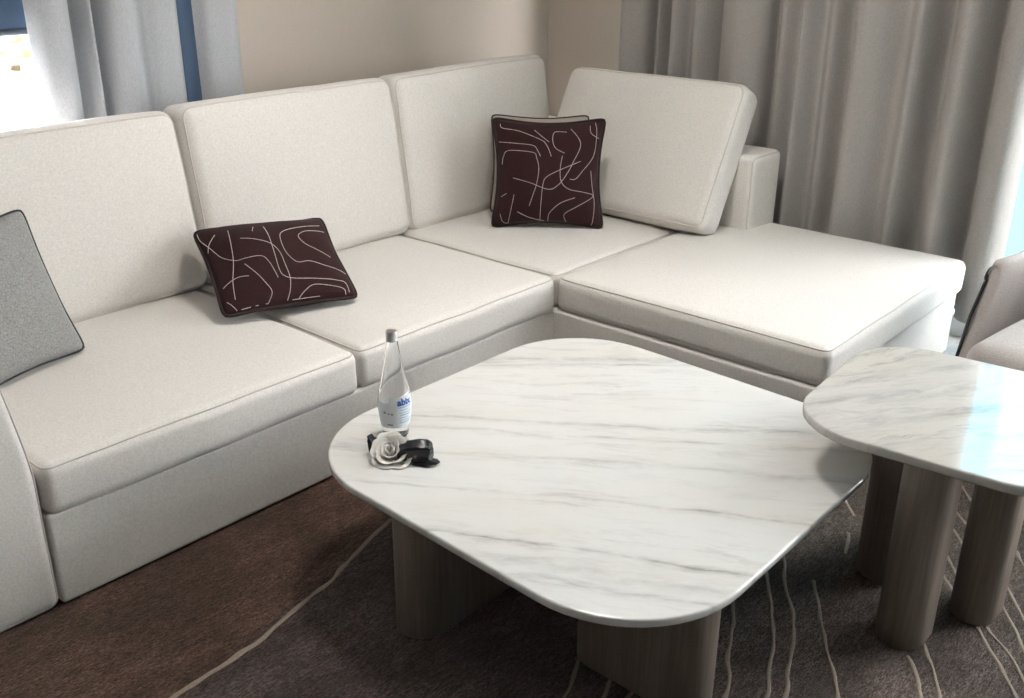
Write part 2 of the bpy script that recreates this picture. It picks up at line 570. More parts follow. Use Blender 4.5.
window('window_1', True, WL0, WL1, WLZ0, WLZ1, YA, (-1.9,))
window('window_2', False, WR0, WR1, WRZ0, WRZ1, XB, (-0.4, -1.9, -3.3))

# roller blind half lowered over the left window
rb = empty('roller_blind', (-1.64, YA + 0.02, 2.45), 'dark navy roller blind half lowered over the left window', 'blind')
b = MB(); b.box(-0.84, 0.84, -0.002, 0.002, -1.12, 0.02); b.build('blind_cloth', M['navy'], rb, smooth=False)
b = MB(); b.tube([(-0.84, 0, -1.125), (0.84, 0, -1.125)], 0.012); b.build('bottom_bar', M['frame'], rb)
b = MB(); b.tube([(-0.85, 0, 0.03), (0.85, 0, 0.03)], 0.026, n=14); b.build('roller', M['frame'], rb)

# ---------------------------------------------------------------- curtains
def curtain_sheet(axis, base, folds, z0, z1, th=0.004, sway=0.012, per=6, nz=26, seed=0.0, depth=1.0):
    """folds: (position along the wall, depth into the room)"""
    prof = smooth_curve([(s_, d, 0) for s_, d in folds], per)
    mb = MB()
    n = len(prof)
    vs = []
    for side in (0, 1):
        for k in range(nz + 1):
            z = z0 + (z1 - z0) * k / nz
            t = 1 - k / nz
            for i, p in enumerate(prof):
                w = noise.noise(Vector((p.x * 6 + seed, z * 1.1, seed)))
                w2 = noise.noise(Vector((p.x * 3 + seed, z * 0.7, seed + 9)))
                s_ = p.x + sway * w2 * t
                d = p.y * depth * (0.85 + 0.25 * t) + sway * w * (0.3 + 0.7 * t) - side * th
                vs.append((s_, base - d, z) if axis == 'x' else (base - d, s_, z))
    fs = []
    N = (nz + 1) * n
    for k in range(nz):
        for i in range(n - 1):
            a = k * n + i
            fs.append((a, a + 1, a + n + 1, a + n))
            fs.append((N + a, N + a + n, N + a + n + 1, N + a + 1))
    for k in range(nz):
        for i in (0, n - 1):
            a = k * n + i
            fs.append((a, a + n, N + a + n, N + a))
    for i in range(n - 1):
        for k in (0, nz):
            a = k * n + i
            fs.append((a, a + 1, N + a + 1, N + a))
    mb.add(vs, fs)
    return mb
FOLDS_R = [(0.792, 0), (0.73, 0.045), (0.627, 0.02), (0.604, -0.035), (0.55, 0.01), (0.509, -0.05), (0.44, 0.04), (0.378, -0.01), (0.311, 0.03), (0.213, -0.05), (0.181, 0.02), (0.076, 0.05), (-0.032, 0.02), (-0.062, -0.045), (-0.127, 0.02), (-0.2, -0.01), (-0.247, 0.045), (-0.309, -0.01), (-0.364, 0.0), (-0.433, -0.045), (-0.5, 0.045), (-0.596, 0.03), (-0.689, 0.0), (-0.764, 0.05), (-0.816, -0.03), (-0.86, -0.045), (-0.908, 0.03), (-0.97, 0.05), (-1.023, -0.02), (-1.061, -0.05), (-1.105, 0.03), (-1.186, 0.05), (-1.239, 0.0)]
rail = empty('curtain_rail', (1.49, -1.0, 2.62), 'slim white curtain rail along the window wall above the right curtain', 'curtain rail')
b = MB(); b.box(-0.03, 0.03, -3.5, 1.95, 0.0, 0.03); b.build('track', M['white_paint'], rail, smooth=False)
b = MB(); b.box(-0.012, 0.012, -3.3, 1.7, 0.03, 0.08); b.build('bracket', M['white_paint'], rail, smooth=False)
o = curtain_sheet('y', 1.49, FOLDS_R, 0.11, 2.61, seed=1.3, sway=0.008, depth=1.8).build('curtain', M['curtain'])
tag(o, 'long taupe grey curtain hanging in deep folds behind the chaise', 'curtain')
sf = []
q = -1.352; i = 0
while q > -2.3:
    sf.append((q, 0.03 if i % 2 else -0.025)); q -= 0.075 + 0.02 * math.sin(i * 2.1); i += 1
o = curtain_sheet('y', 1.50, sf, 0.08, 2.61, th=0.001, seed=4.1, per=5).build('sheer_curtain', M['sheer'])
tag(o, 'white sheer curtain over the bright window at the right edge', 'curtain')
FOLDS_L = [(-1.335, -0.02), (-1.301, 0.03), (-1.245, 0.04), (-1.195, 0.0), (-1.17, -0.05), (-1.145, 0.0), (-1.122, 0.02), (-1.1, -0.05), (-1.063, 0.03), (-1.001, 0.05), (-0.954, 0.02), (-0.922, 0.03), (-0.874, 0.045), (-0.808, 0.04), (-0.766, 0.0), (-0.735, -0.012), (-0.705, 0.0), (-0.66, 0.03), (-0.60, 0.035), (-0.54, 0.03), (-0.50, 0.0)]
o = curtain_sheet('x', 1.27, FOLDS_L, 0.03, 2.61, seed=2.2, sway=0.006, depth=1.2).build('curtain', M['curtain_cool'])
tag(o, 'pale grey curtain with a navy stripe beside the left window', 'curtain')
b = curtain_sheet('x', 1.268, [(-0.768, 0.004), (-0.752, -0.004), (-0.735, -0.008), (-0.718, -0.004), (-0.703, 0.004)], 0.03, 2.61, th=0.002, seed=2.2, sway=0.008)
b.build('border_stripe', M['navy'], o)
rail = empty('curtain_rail', (-1.5, 1.27, 2.62), 'slim white curtain rail along the back wall above the left window', 'curtain rail')
b = MB(); b.box(-2.2, 1.05, -0.03, 0.03, 0.0, 0.03); b.build('track', M['white_paint'], rail, smooth=False)
b = MB(); b.box(-2.0, 0.9, -0.012, 0.012, 0.03, 0.08); b.build('bracket', M['white_paint'], rail, smooth=False)

# ---------------------------------------------------------------- rug
RUG_LINES = [[(-1.205, -0.334), (-1.318, -0.366), (-1.466, -0.416), (-1.526, -0.443), (-1.624, -0.461), (-1.726, -0.484), (-1.828, -0.511), (-1.876, -0.513), (-1.972, -0.521), (-2.045, -0.522), (-2.102, -0.535), (-2.161, -0.536)], [(-0.852, -1.318), (-0.894, -1.342), (-0.954, -1.376), (-1.076, -1.43), (-1.142, -1.473), (-1.237, -1.509), (-1.332, -1.541)], [(-0.649, -1.307), (-0.709, -1.344), (-0.832, -1.424), (-0.949, -1.49), (-1.056, -1.532), (-1.124, -1.568), (-1.174, -1.58), (-1.269, -1.613)], [(-0.494, -1.286), (-0.596, -1.34), (-0.719, -1.408), (-0.808, -1.474), (-0.916, -1.528), (-1.024, -1.567), (-1.082, -1.597), (-1.144, -1.614), (-1.24, -1.646)], [(-0.637, -1.45), (-0.651, -1.459), (-0.8, -1.55), (-0.907, -1.619), (-0.982, -1.672), (-1.055, -1.714), (-1.139, -1.76)], [(-0.084, -1.271), (-0.172, -1.34), (-0.238, -1.394)], [(-0.336, -1.42), (-0.384, -1.439), (-0.45, -1.462)], [(-0.774, -1.769), (-0.815, -1.802), (-0.925, -1.86), (-1.011, -1.904)], [(-0.695, -1.775), (-0.786, -1.835), (-0.895, -1.894), (-0.982, -1.937)], [(-0.051, -1.603), (-0.088, -1.638), (-0.195, -1.72), (-0.256, -1.775)], [(0.055, -1.578), (0.014, -1.613), (-0.086, -1.7), (-0.154, -1.753)], [(0.206, -1.56), (0.15, -1.601), (0.063, -1.668), (-0.005, -1.716)], [(-0.2, -1.645), (-0.247, -1.677), (-0.378, -1.766), (-0.428, -1.807)], [(-0.304, -1.667), (-0.348, -1.697), (-0.46, -1.783), (-0.502, -1.817)], [(-0.542, -1.862), (-0.566, -1.878), (-0.662, -1.955), (-0.766, -2.026), (-0.823, -2.065)], [(-0.524, -1.882), (-0.548, -1.899), (-0.603, -1.962), (-0.667, -2.007), (-0.725, -2.054)], [(-0.39, -1.873), (-0.417, -1.89), (-0.54, -1.971), (-0.618, -2.025)], [(-0.295, -1.859), (-0.323, -1.876), (-0.416, -1.936), (-0.487, -1.989)], [(-0.075, -1.814), (-0.114, -1.839), (-0.154, -1.862), (-0.221, -1.917)], [(-1.307, -1.145), (-1.342, -1.166), (-1.426, -1.204), (-1.489, -1.223), (-1.566, -1.254)], [(-1.329, -1.258), (-1.354, -1.266), (-1.426, -1.293), (-1.494, -1.319)], [(-1.328, -1.324), (-1.356, -1.328), (-1.394, -1.33), (-1.453, -1.348)]]
RZ = -0.010
rg = MB()
x0, x1, y0, y1 = -4.4, 1.22, -4.2, 0.75
nx, ny = 30, 26
rg.box(x0, x1, y0, y1, RZ - 0.0115, RZ)
rg.cur = 1
for li, l in enumerate(RUG_LINES):
    c = smooth_curve([(p[0], p[1], 0) for p in l], 7)
    hw = 0.0072 if li == 0 else 0.0048
    vs = []
    for i, p in enumerate(c):
        t = (c[min(i + 1, len(c) - 1)] - c[max(i - 1, 0)]).normalized()
        nrm = Vector((-t.y, t.x, 0))
        w = hw * (1 + 0.5 * noise.noise(p * 22 + Vector((li * 3.1, 0, 0))))
        p = p + nrm * 0.004 * noise.noise(p * 17 + Vector((0, li * 2.7, 0)))
        vs += [p + nrm * w + Vector((0, 0, RZ + 0.0002)), p + nrm * w * 0.5 + Vector((0, 0, RZ + 0.0016)),
               p - nrm * w * 0.5 + Vector((0, 0, RZ + 0.0016)), p - nrm * w + Vector((0, 0, RZ + 0.0002))]
    fs = []
    for i in range(len(c) - 1):
        for j in range(3):
            a = i * 4 + j
            fs.append((a, a + 4, a + 5, a + 1))
    rg.add(vs, fs)
o = rg.build('rug', [M['rug'], M['rug_line']], smooth=False, recalc=False)
tag(o, 'large brown wool rug with thin pale wandering lines under the tables', 'rug')

# ---------------------------------------------------------------- sectional sofa
SZ = RZ
sofa = empty('sectional_sofa', (0, 0, SZ), 'large cream fabric corner sofa with loose back cushions and chaise end', 'sofa')
SO = T(0, 0, -SZ)
def sb(name, x0, x1, y0, y1, z0, z1, r=0.02, seam=None, crown=(0, 0, 0), seed=0, wob=0.0012):
    return cushion(name, (x1 - x0, y1 - y0, z1 - z0), r, SO @ T((x0 + x1) / 2, (y0 + y1) / 2, (z0 + z1) / 2), sofa, crown, seed, wob, seam=seam)
b = MB()
b.box(-2.30, 0.03, 0.05, 1.12, 0.0005, 0.02); b.box(0.04, 1.26, -1.08, 1.12, 0.0005, 0.02)
b.build('plinth', M['shadow_gap'], sofa, smooth=False)
BZ = RZ + 0.004
sb('base', -2.078, 0.0, -0.004, 1.14, BZ, 0.266, 0.012, seed=1)
sb('chaise_base', -0.012, 1.318, -1.134, 1.14, BZ, 0.266, 0.012, seed=2)
arm = sb('armrest', -2.35, -2.080, -0.006, 1.16, BZ, 0.748, 0.03, seam=(1, -1, 0), seed=3)
def lean_out(o):
    for q in [o] + list(o.children):
        for v in q.data.vertices:
            z = v.co.z + SZ
            if v.co.x > -2.2 and z > 0.38:
                v.co.x -= 0.045 * min(1.0, (z - 0.38) / 0.32) ** 1.3
lean_out(arm)
sb('back_frame', -2.08, 1.06, 1.0, 1.185, 0.20, 0.748, 0.03, seed=4)
sb('side_back', 1.066, 1.338, -0.256, 1.19, 0.20, 0.750, 0.03, seam=(1, -1, 0), seed=5)
ZT = 0.408
sb('seat_cushion', -2.074, -1.034, -0.018, 0.97, 0.258, ZT, 0.034, (2, 1, 0), (0.004, 0.006, 0.018), 11, 0.003)
sb('seat_cushion', -1.028, -0.006, -0.014, 0.97, 0.260, ZT, 0.034, (2, 1, 0), (0.004, 0.006, 0.016), 12, 0.003)
sb('seat_cushion', 0.0, 1.070, 0.002, 0.97, 0.266, ZT, 0.034, (2, 1, 0), (0.0, 0.0, 0.014), 13, 0.003)
sb('chaise_cushion', -0.006, 1.328, -1.152, -0.004, 0.262, ZT, 0.036, (2, 1, 0), (0.005, 0.006, 0.016), 14, 0.003)

def leaning(name, origin, right, lean, w, h, d, seed, crown, twist=0.0):
    """back cushion: origin = middle of its front bottom edge, right = its width direction (horizontal), lean = degrees back"""
    R_ = Vector(right).normalized()
    back = Vector((0, 0, 1)).cross(R_)        # horizontal direction into the back
    a = math.radians(lean)
    up = Vector((0, 0, 1)) * math.cos(a) + back * math.sin(a)
    dep = back * math.cos(a) - Vector((0, 0, 1)) * math.sin(a)
    if twist:
        rt = Matrix.Rotation(math.radians(twist), 3, dep)
        R_, up = rt @ R_, rt @ up
    c = Vector(origin) + up * h / 2 + dep * d / 2
    mx = Matrix((R_, dep, up)).transposed().to_4x4()
    mx.translation = c
    return cushion(name, (w, d, h), 0.052, SO @ mx, sofa, crown, seed, 0.003, seam=(1, -1, 0), mid=14)
leaning('back_cushion', (-1.525, 0.858, 0.410), (1, 0, 0), 9.5, 1.066, 0.660, 0.17, 21, (0.0, 0.022, 0.006), -0.7)
leaning('back_cushion', (-0.475, 0.848, 0.412), (1, 0, 0), 9.0, 1.036, 0.680, 0.18, 22, (0.0, 0.024, 0.006), -0.3)
leaning('back_cushion', (0.572, 0.862, 0.412), (1, 0, 0), 7.0, 1.045, 0.690, 0.17, 23, (0.0, 0.018, 0.006), -1.0)
leaning('back_cushion', (0.778, 0.308, 0.465), (0, -1, 0), 27.0, 0.985, 0.675, 0.175, 24, (0.0, 0.018, 0.006), 0.0)

# ---------------------------------------------------------------- throw pillows
def pillow(name, mtx, w, h, th, label, group=None, mats=None, lines=None, pipe=None, pinch=0.07, seed=0.0, pr=0.006):
    n = 30
    def surf(u, v, side, off=0.0):
        bow = pinch
        x = w / 2 * u * (1 - bow * (1 - v * v) * abs(u) ** 0.5)
        y = h / 2 * v * (1 - bow * (1 - u * u) * abs(v) ** 0.5)
        cr = 1 - 0.055 * abs(u * v) ** 9
        x *= cr; y *= cr
        e = max(0.0, (1 - abs(u) ** 2.6)) ** 0.62 * max(0.0, (1 - abs(v) ** 2.6)) ** 0.62
        k = 1 + 0.10 * noise.noise(Vector((u * 1.7 + seed, v * 1.7, seed)))
        z = side * (th / 2 * e * k + off)
        z += 0.012 * noise.noise(Vector((u * 1.1 + seed, v * 1.1, seed + 7)))
        return Vector((x, y, z))
    mb = MB()
    for side in (1, -1):
        vs = [surf(-1 + 2 * i / n, -1 + 2 * j / n, side) for j in range(n + 1) for i in range(n + 1)]
        fs = []
        for j in range(n):
            for i in range(n):
                a = j * (n + 1) + i
                q = (a, a + 1, a + n + 2, a + n + 1)
                fs.append(q if side > 0 else tuple(reversed(q)))
        mb.add(vs, fs)
    if lines:
        mb.cur = 1
        for li, l in enumerate(lines):
            c = smooth_curve([(p[0] * 2 - 1, p[1] * 2 - 1, 0) for p in l], 9)
            P = [surf(p.x, p.y, 1, 0.0008) for p in c]
            rr = [0.0013 * (1 + 0.45 * noise.noise(Vector((i * 0.9, li * 5.0, seed)))) for i in range(len(P))]
            mb.tube(P, rr, n=5)
    o = mb.build(name, mats, recalc=True)
    o.matrix_world = mtx
    tag(o, label, 'pillow', group)
    if pipe:
        L = []
        for i in range(n): L.append(surf(-1 + 2 * i / n, -1, 1))
        for i in range(n): L.append(surf(1, -1 + 2 * i / n, 1))
        for i in range(n): L.append(surf(1 - 2 * i / n, 1, 1))
        for i in range(n): L.append(surf(-1, 1 - 2 * i / n, 1))
        pb = MB(); pb.tube(L, pr, True, 8)
        pb.build('piping', pipe, o)
    return o
def frame(c, rx, ry, rz):
    """matrix from centre and a row-major rotation"""
    mx = Matrix((rx, ry, rz)).to_4x4()
    mx.translation = c
    return mx
LINES_R = [[(0.072, 0.945), (0.086, 0.908), (0.242, 0.899), (0.434, 0.824), (0.491, 0.759), (0.527, 0.659)], [(0.034, 0.774), (0.174, 0.776), (0.357, 0.766), (0.406, 0.714), (0.432, 0.658)], [(0.052, 0.574), (0.067, 0.641), (0.127, 0.703), (0.357, 0.696), (0.397, 0.641), (0.418, 0.54), (0.4, 0.402), (0.363, 0.276), (0.337, 0.184)], [(0.168, 0.456), (0.339, 0.412), (0.507, 0.351), (0.594, 0.394), (0.673, 0.495), (0.732, 0.603), (0.794, 0.775), (0.693, 0.933)], [(0.436, 0.015), (0.443, 0.209), (0.459, 0.402), (0.496, 0.473), (0.631, 0.542), (0.806, 0.613)], [(0.628, 0.664), (0.611, 0.542), (0.623, 0.425), (0.696, 0.355), (0.843, 0.33), (0.934, 0.298), (0.775, 0.191), (0.653, 0.102), (0.663, 0.015)], [(0.506, 0.015), (0.52, 0.107), (0.615, 0.213), (0.753, 0.274)], [(0.905, 0.969), (0.937, 0.855), (0.934, 0.66), (0.821, 0.515), (0.758, 0.451), (0.705, 0.45)], [(0.657, 0.902), (0.554, 0.905), (0.537, 0.815), (0.567, 0.738), (0.647, 0.691)], [(0.377, 0.923), (0.433, 0.869), (0.505, 0.803)], [(0.915, 0.526), (0.93, 0.392), (0.942, 0.236), (0.909, 0.07), (0.885, 0.015)], [(0.186, 0.3), (0.168, 0.154), (0.156, 0.015)], [(0.109, 0.312), (0.055, 0.284)], [(0.068, 0.123), (0.102, 0.045), (0.149, 0.015)], [(0.23, 0.128), (0.351, 0.054), (0.474, 0.015)], [(0.862, 0.946), (0.883, 0.87), (0.966, 0.813)]]
LINES_L = [[(0.015, 0.935), (0.015, 0.84), (0.042, 0.711), (0.087, 0.538), (0.168, 0.44), (0.242, 0.43), (0.36, 0.421), (0.4, 0.358), (0.419, 0.264), (0.43, 0.192)], [(0.208, 0.811), (0.181, 0.63), (0.155, 0.444), (0.11, 0.252), (0.099, 0.097)], [(0.113, 0.815), (0.05, 0.739), (0.023, 0.668)], [(0.037, 0.247), (0.102, 0.267), (0.158, 0.27), (0.225, 0.248)], [(0.223, 0.376), (0.28, 0.264), (0.328, 0.164), (0.362, 0.084), (0.329, 0.021), (0.306, 0.015)], [(0.256, 0.646), (0.364, 0.601), (0.461, 0.541), (0.505, 0.443), (0.511, 0.304), (0.515, 0.177), (0.494, 0.077), (0.463, 0.015)], [(0.469, 0.788), (0.469, 0.624), (0.463, 0.44), (0.458, 0.257), (0.485, 0.195), (0.56, 0.162), (0.697, 0.143), (0.852, 0.127), (0.924, 0.114), (0.933, 0.035)], [(0.932, 0.818), (0.753, 0.756), (0.618, 0.704), (0.559, 0.645), (0.544, 0.537), (0.556, 0.422), (0.607, 0.323), (0.702, 0.321), (0.819, 0.258), (0.965, 0.219)], [(0.951, 0.734), (0.87, 0.718), (0.766, 0.691), (0.699, 0.628), (0.723, 0.542), (0.793, 0.467), (0.888, 0.368)], [(0.544, 0.015), (0.608, 0.063), (0.677, 0.094), (0.795, 0.081), (0.891, 0.06), (0.898, 0.015)], [(0.367, 0.72), (0.393, 0.795)], [(0.041, 0.108), (0.073, 0.057), (0.1, 0.015)], [(0.499, 0.015), (0.663, 0.015), (0.701, 0.015)], [(0.233, 0.015), (0.254, 0.015)], [(0.132, 0.015), (0.199, 0.015)]]
pillow('throw_pillow', frame((0.514, 0.466, 0.662), (0.6248, 0.1671, -0.7627), (-0.7808, 0.1388, -0.6092), (0.0041, 0.9761, 0.2172)),
       0.52, 0.50, 0.19, 'dark plum pillow with pale stitched lines standing upright in the sofa corner', None, [M['dark_pillow'], M['thread']], LINES_R, M['dark_piping'], 0.13, 1.0)
pillow('throw_pillow', frame((-0.922, 0.556, 0.552), (0.9397, 0.3091, -0.1466), (-0.3418, 0.8287, -0.4433), (-0.0156, 0.4667, 0.8843)),
       0.49, 0.44, 0.17, 'dark plum pillow with pale stitched lines lying tilted across two seat cushions', None, [M['dark_pillow'], M['thread']], LINES_L, M['dark_piping'], 0.06, 2.0)
# taupe pillow tucked behind the upright dark one
def basis(c, r, u):
    r = Vector(r).normalized(); u = Vector(u); u = (u - r * u.dot(r)).normalized(); nn = r.cross(u)
    mx = Matrix((r, u, nn)).transposed().to_4x4(); mx.translation = c
    return mx
pillow('throw_pillow', basis((0.622, 0.605, 0.668), (0.64, -0.765, 0.0), (0.30, 0.24, 0.92)), 0.47, 0.47, 0.11,
       'plain taupe pillow with dark piping mostly hidden behind the upright plum pillow', None, [M['taupe_pillow']], None, M['dark_piping'], 0.10, 3.0, 0.004)
gr = Vector((0.95, 0.31, 0.0)).normalized()
gu = Vector((-0.245, 0.105, 0.45)).normalized()
gc = Vector((-1.548, 0.622, 0.448)) - gr * 0.235 + gu * 0.238
pillow('throw_pillow', basis(gc, gr, gu), 0.47, 0.48, 0.13,
       'grey flecked pillow with dark piping leaning beside the left armrest', None, [M['grey_pillow']], None, M['black_edge'], 0.09, 4.0, 0.004)

# ---------------------------------------------------------------- tables
def outline(hx, hy, r, th, skew, n=14):
    pts = []
    for (cx, cy, a0) in ((hx - r, hy - r, 0), (-hx + r, hy - r, 90), (-hx + r, -hy + r, 180), (hx - r, -hy + r, 270)):
        for t in range(n + 1):
            an = math.radians(a0 + 90 * t / n)
            x, y = cx + r * math.cos(an), cy + r * math.sin(an)
            c, s_ = math.cos(th), math.sin(th)
            X, Y = c * x - s_ * y, s_ * x + c * y
            pts.append((X + skew * Y, Y))
    return pts
def tabletop(name, hx, hy, r, th, skew, z0, z1, mt, parent):
    mb = MB()
    bev = 0.004
    rings = []
    for (ins, z) in ((0.006, z0), (0.0, z0 + 0.006), (0.0, z1 - bev), (0.0012, z1 - bev * 0.35), (bev, z1), (bev + 0.004, z1), (0.03, z1)):
        rings.append([(x, y, z) for x, y in outline(hx - ins, hy - ins, r - ins, th, skew)])
    mb.rings(rings)
    return mb.build(name, mt, parent, angle=50)
def slab_leg(x0, x1, y0, y1, z0, z1, parent, off):
    """upright panel with fully rounded ends"""
    lx, ly = x1 - x0, y1 - y0
    r = min(lx, ly) / 2
    pts = []
    cx, cy = (x0 + x1) / 2, (y0 + y1) / 2
    hx, hy = lx / 2, ly / 2
    for (sx, sy, a0) in ((1, 1, 0), (-1, 1, 90), (-1, -1, 180), (1, -1, 270)):
        for t in range(13):
            an = math.radians(a0 + 90 * t / 12)
            pts.append((cx + sx * (hx - r) + r * math.cos(an), cy + sy * (hy - r) + r * math.sin(an)))
    def ring(ins, z):
        return [(cx + (x - cx) * (1 - ins / hx) - off[0], cy + (y - cy) * (1 - ins / hy) - off[1], z - off[2]) for x, y in pts]
    mb = MB()
    mb.rings([ring(0.003, z0), ring(0, z0 + 0.003), ring(0, z1)])
    return mb.build('leg', M['wood'], parent, angle=50)
TB = (-0.9565, -0.927, RZ)
tb = empty('coffee_table', TB, 'large low coffee table with rounded square white marble top and wooden slab legs', 'table')
tabletop('tabletop', 0.6278, 0.623, 0.314, -0.0036, 0.0425, 0.366 - 0.022 - RZ, 0.368 - RZ, M['marble'], tb)
LT = 0.344
slab_leg(-1.560, -1.10, -0.840, -0.698, RZ + 0.0018, LT, tb, TB)
slab_leg(-1.345, -1.200, -1.490, -1.125, RZ + 0.0018, LT, tb, TB)
slab_leg(-0.900, -0.470, -1.130, -0.990, RZ + 0.0018, LT, tb, TB)
slab_leg(-0.760, -0.620, -0.680, -0.350, RZ + 0.0018, LT, tb, TB)
TS = (-0.4246, -1.693, RZ)
ts = empty('side_table', TS, 'smaller taller marble topped side table overlapping the coffee table at right', 'table')
tabletop('tabletop', 0.3524, 0.3517, 0.1914, 0.0645, -0.0056, 0.528 - 0.024 - RZ, 0.530 - RZ, M['marble_small'], ts)
LT = 0.505
slab_leg(-0.772, -0.598, -1.783, -1.660, RZ + 0.0018, LT, ts, TS)
slab_leg(-0.535, -0.240, -1.660, -1.500, RZ + 0.0018, LT, ts, TS)
slab_leg(-0.548, -0.370, -1.888, -1.774, RZ + 0.0018, LT, ts, TS)

# ---------------------------------------------------------------- glass bottle
BC = (-1.295, -0.472, 0.368)
PROF = [(0.030, 0.0), (0.0345, 0.002), (0.0365, 0.008), (0.0395, 0.03), (0.0440, 0.06), (0.0465, 0.085), (0.0462, 0.105), (0.0430, 0.13), (0.0378, 0.155), (0.0325, 0.18), (0.0275, 0.205), (0.0232, 0.23), (0.0192, 0.255), (0.0160, 0.275), (0.0140, 0.286), (0.0136, 0.292)]
def prof_r(z):
    for (r0, a), (r1, b_) in zip(PROF, PROF[1:]):
        if a <= z <= b_:
            return r0 + (r1 - r0) * (z - a) / (b_ - a)
    return PROF[-1][0]
sp = smooth_curve([(r, z, 0) for r, z in PROF], 4)
bt = empty('glass_bottle', BC, 'clear glass water bottle with silver cap standing on the coffee table', 'bottle')
th_ = 0.0022
inner = [(max(0.004, p.x - th_), max(0.006, p.y)) for p in reversed(sp) if p.y >= 0.004]
b = MB(); b.lathe([(p.x, p.y) for p in sp] + inner, n=48, cap0=True, cap1=True)
b.build('glass_body', M['glass'], bt)
WLV = 0.052
wt = [(max(0.004, p.x - th_ + 0.0003), max(0.0055, p.y)) for p in sp if 0.004 <= p.y <= WLV]
b = MB(); b.lathe(wt, n=48); b.build('water', M['water'], bt)
b = MB(); b.lathe([(0.0155, 0.279), (0.0160, 0.281), (0.0160, 0.285), (0.0152, 0.287), (0.0160, 0.289), (0.0160, 0.304), (0.0150, 0.307), (0.004, 0.3075)], n=36)
b.build('screw_cap', M['cap'], bt, angle=40)
# label wrapped round the widest part
def wrap(a, z, off):
    r = prof_r(z) + off
    return (r * math.cos(a), r * math.sin(a), z)
A0 = math.radians(-131.6)
b = MB()
na, nz = 40, 12
a_lo, a_hi = A0 - math.radians(75), A0 + math.radians(88)
vs = [wrap(a_lo + (a_hi - a_lo) * i / na, 0.036 + (0.128 - 0.036 - (0.016 if i < na * 0.34 else 0)) * j / nz, 0.0004) for j in range(nz + 1) for i in range(na + 1)]
b.add(vs, [(j * (na + 1) + i, j * (na + 1) + i + 1, (j + 1) * (na + 1) + i + 1, (j + 1) * (na + 1) + i) for j in range(nz) for i in range(na)])
lab = b.build('label', M['label'], bt, recalc=False)
dg = None
def text_on_bottle(s_, size, ang, z, mt, bold=0.0):
    cu = bpy.data.curves.new('lettering', 'FONT')
    cu.body = s_; cu.size = size; cu.align_x = 'CENTER'; cu.offset = bold; cu.resolution_u = 3
    tmp = bpy.data.objects.new('lettering', cu)
    COL.objects.link(tmp)
    bpy.context.view_layer.update()
    me = bpy.data.meshes.new_from_object(tmp.evaluated_get(bpy.context.evaluated_depsgraph_get()))
    bpy.data.objects.remove(tmp)
    for v in me.vertices:
        x, y = v.co.x, v.co.y
        v.co = wrap(ang + x / prof_r(z), z + y, 0.0012)
    me.materials.clear(); me.materials.append(mt)
    o = bpy.data.objects.new('lettering', me)
    COL.objects.link(o)
    o.parent = lab
text_on_bottle('abix', 0.026, A0 + math.radians(36), 0.106, M['blue_ink'], 0.0012)
def strip(a0, a1, z, h, mt, mb):
    n_ = 8
    vs = [wrap(a0 + (a1 - a0) * i / n_, z + (h if j else 0), 0.0011) for j in (0, 1) for i in range(n_ + 1)]
    mb.add(vs, [(i, i + 1, n_ + 2 + i, n_ + 1 + i) for i in range(n_)])
for k, (u0, u1) in enumerate(((14, 62), (16, 54), (14, 66), (18, 58), (14, 50), (14, 64), (16, 60))):
    b = MB()
    strip(A0 + math.radians(u0), A0 + math.radians(u1), 0.098 - k * 0.0078, 0.0022 if k % 3 else 0.0034, None, b)
    b.build('print_line', M['pale_ink'], lab, recalc=False)
for (u0, u1, z, h) in ((-40, -30, 0.082, 0.006), (-24, -18, 0.080, 0.005), (-14, -6, 0.079, 0.005), (-30, -8, 0.044, 0.006)):
    b = MB()
    strip(A0 + math.radians(u0), A0 + math.radians(u1), z, h, None, b)
    b.build('print_mark', M['grey_ink'], lab, recalc=False)

# ---------------------------------------------------------------- fabric flower
FC = Vector((-1.405, -0.575, 0.368))
fl = empty('fabric_flower', FC, 'white cloth flower with black satin leaves lying on the coffee table beside the bottle', 'flower')
toC = Vector((CAM_C.x - FC.x, CAM_C.y - FC.y, 0)).normalized()
side = Vector((0.658, -0.753, 0)).normalized()
axis = (Vector((0, 0, 1)) * 0.80 + toC * 0.55 - side * 0.10).normalized()
e1 = (side - axis * side.dot(axis)).normalized()
e2 = axis.cross(e1)
hub = Vector((0, 0, 0.020))
def petal(a_mid, a_half, rb, rt, zt, flare, seed):
    mb = MB()
    nu, nv = 14, 10
    vs = []
    for j in range(nv + 1):
        t = j / nv
        for i in range(nu + 1):
            u = -1 + 2 * i / nu
            an = a_mid + a_half * u * (1 - 0.25 * t * t)
            edge = 1 - 0.22 * abs(u) ** 3
            tt = t * edge
            r = rb + (rt - rb) * math.sin(tt * math.pi / 2) ** 0.8 + flare * max(0, tt - 0.72) * 1.6
            z = -0.018 + zt * tt - flare * 1.5 * max(0, tt - 0.78) ** 1.2
            w = noise.noise(Vector((u * 1.6 + seed, t * 2.0, seed * 1.3))) * 0.006 * t
            p = hub + axis * (z + w) + (e1 * math.cos(an) + e2 * math.sin(an)) * (r + w * 0.8)
            p.z = max(p.z, 0.0015 + 0.002 * t)
            vs.append(p)
    fs = [(j * (nu + 1) + i, j * (nu + 1) + i + 1, (j + 1) * (nu + 1) + i + 1, (j + 1) * (nu + 1) + i) for j in range(nv) for i in range(nu)]
    mb.add(vs, fs)
    o = mb.build('petal', M['petal'], fl, recalc=False)
    md = o.modifiers.new('thickness', 'SOLIDIFY'); md.thickness = 0.0022; md.offset = 0
    md2 = o.modifiers.new('smooth', 'SUBSURF'); md2.levels = 1; md2.render_levels = 1
k = 0
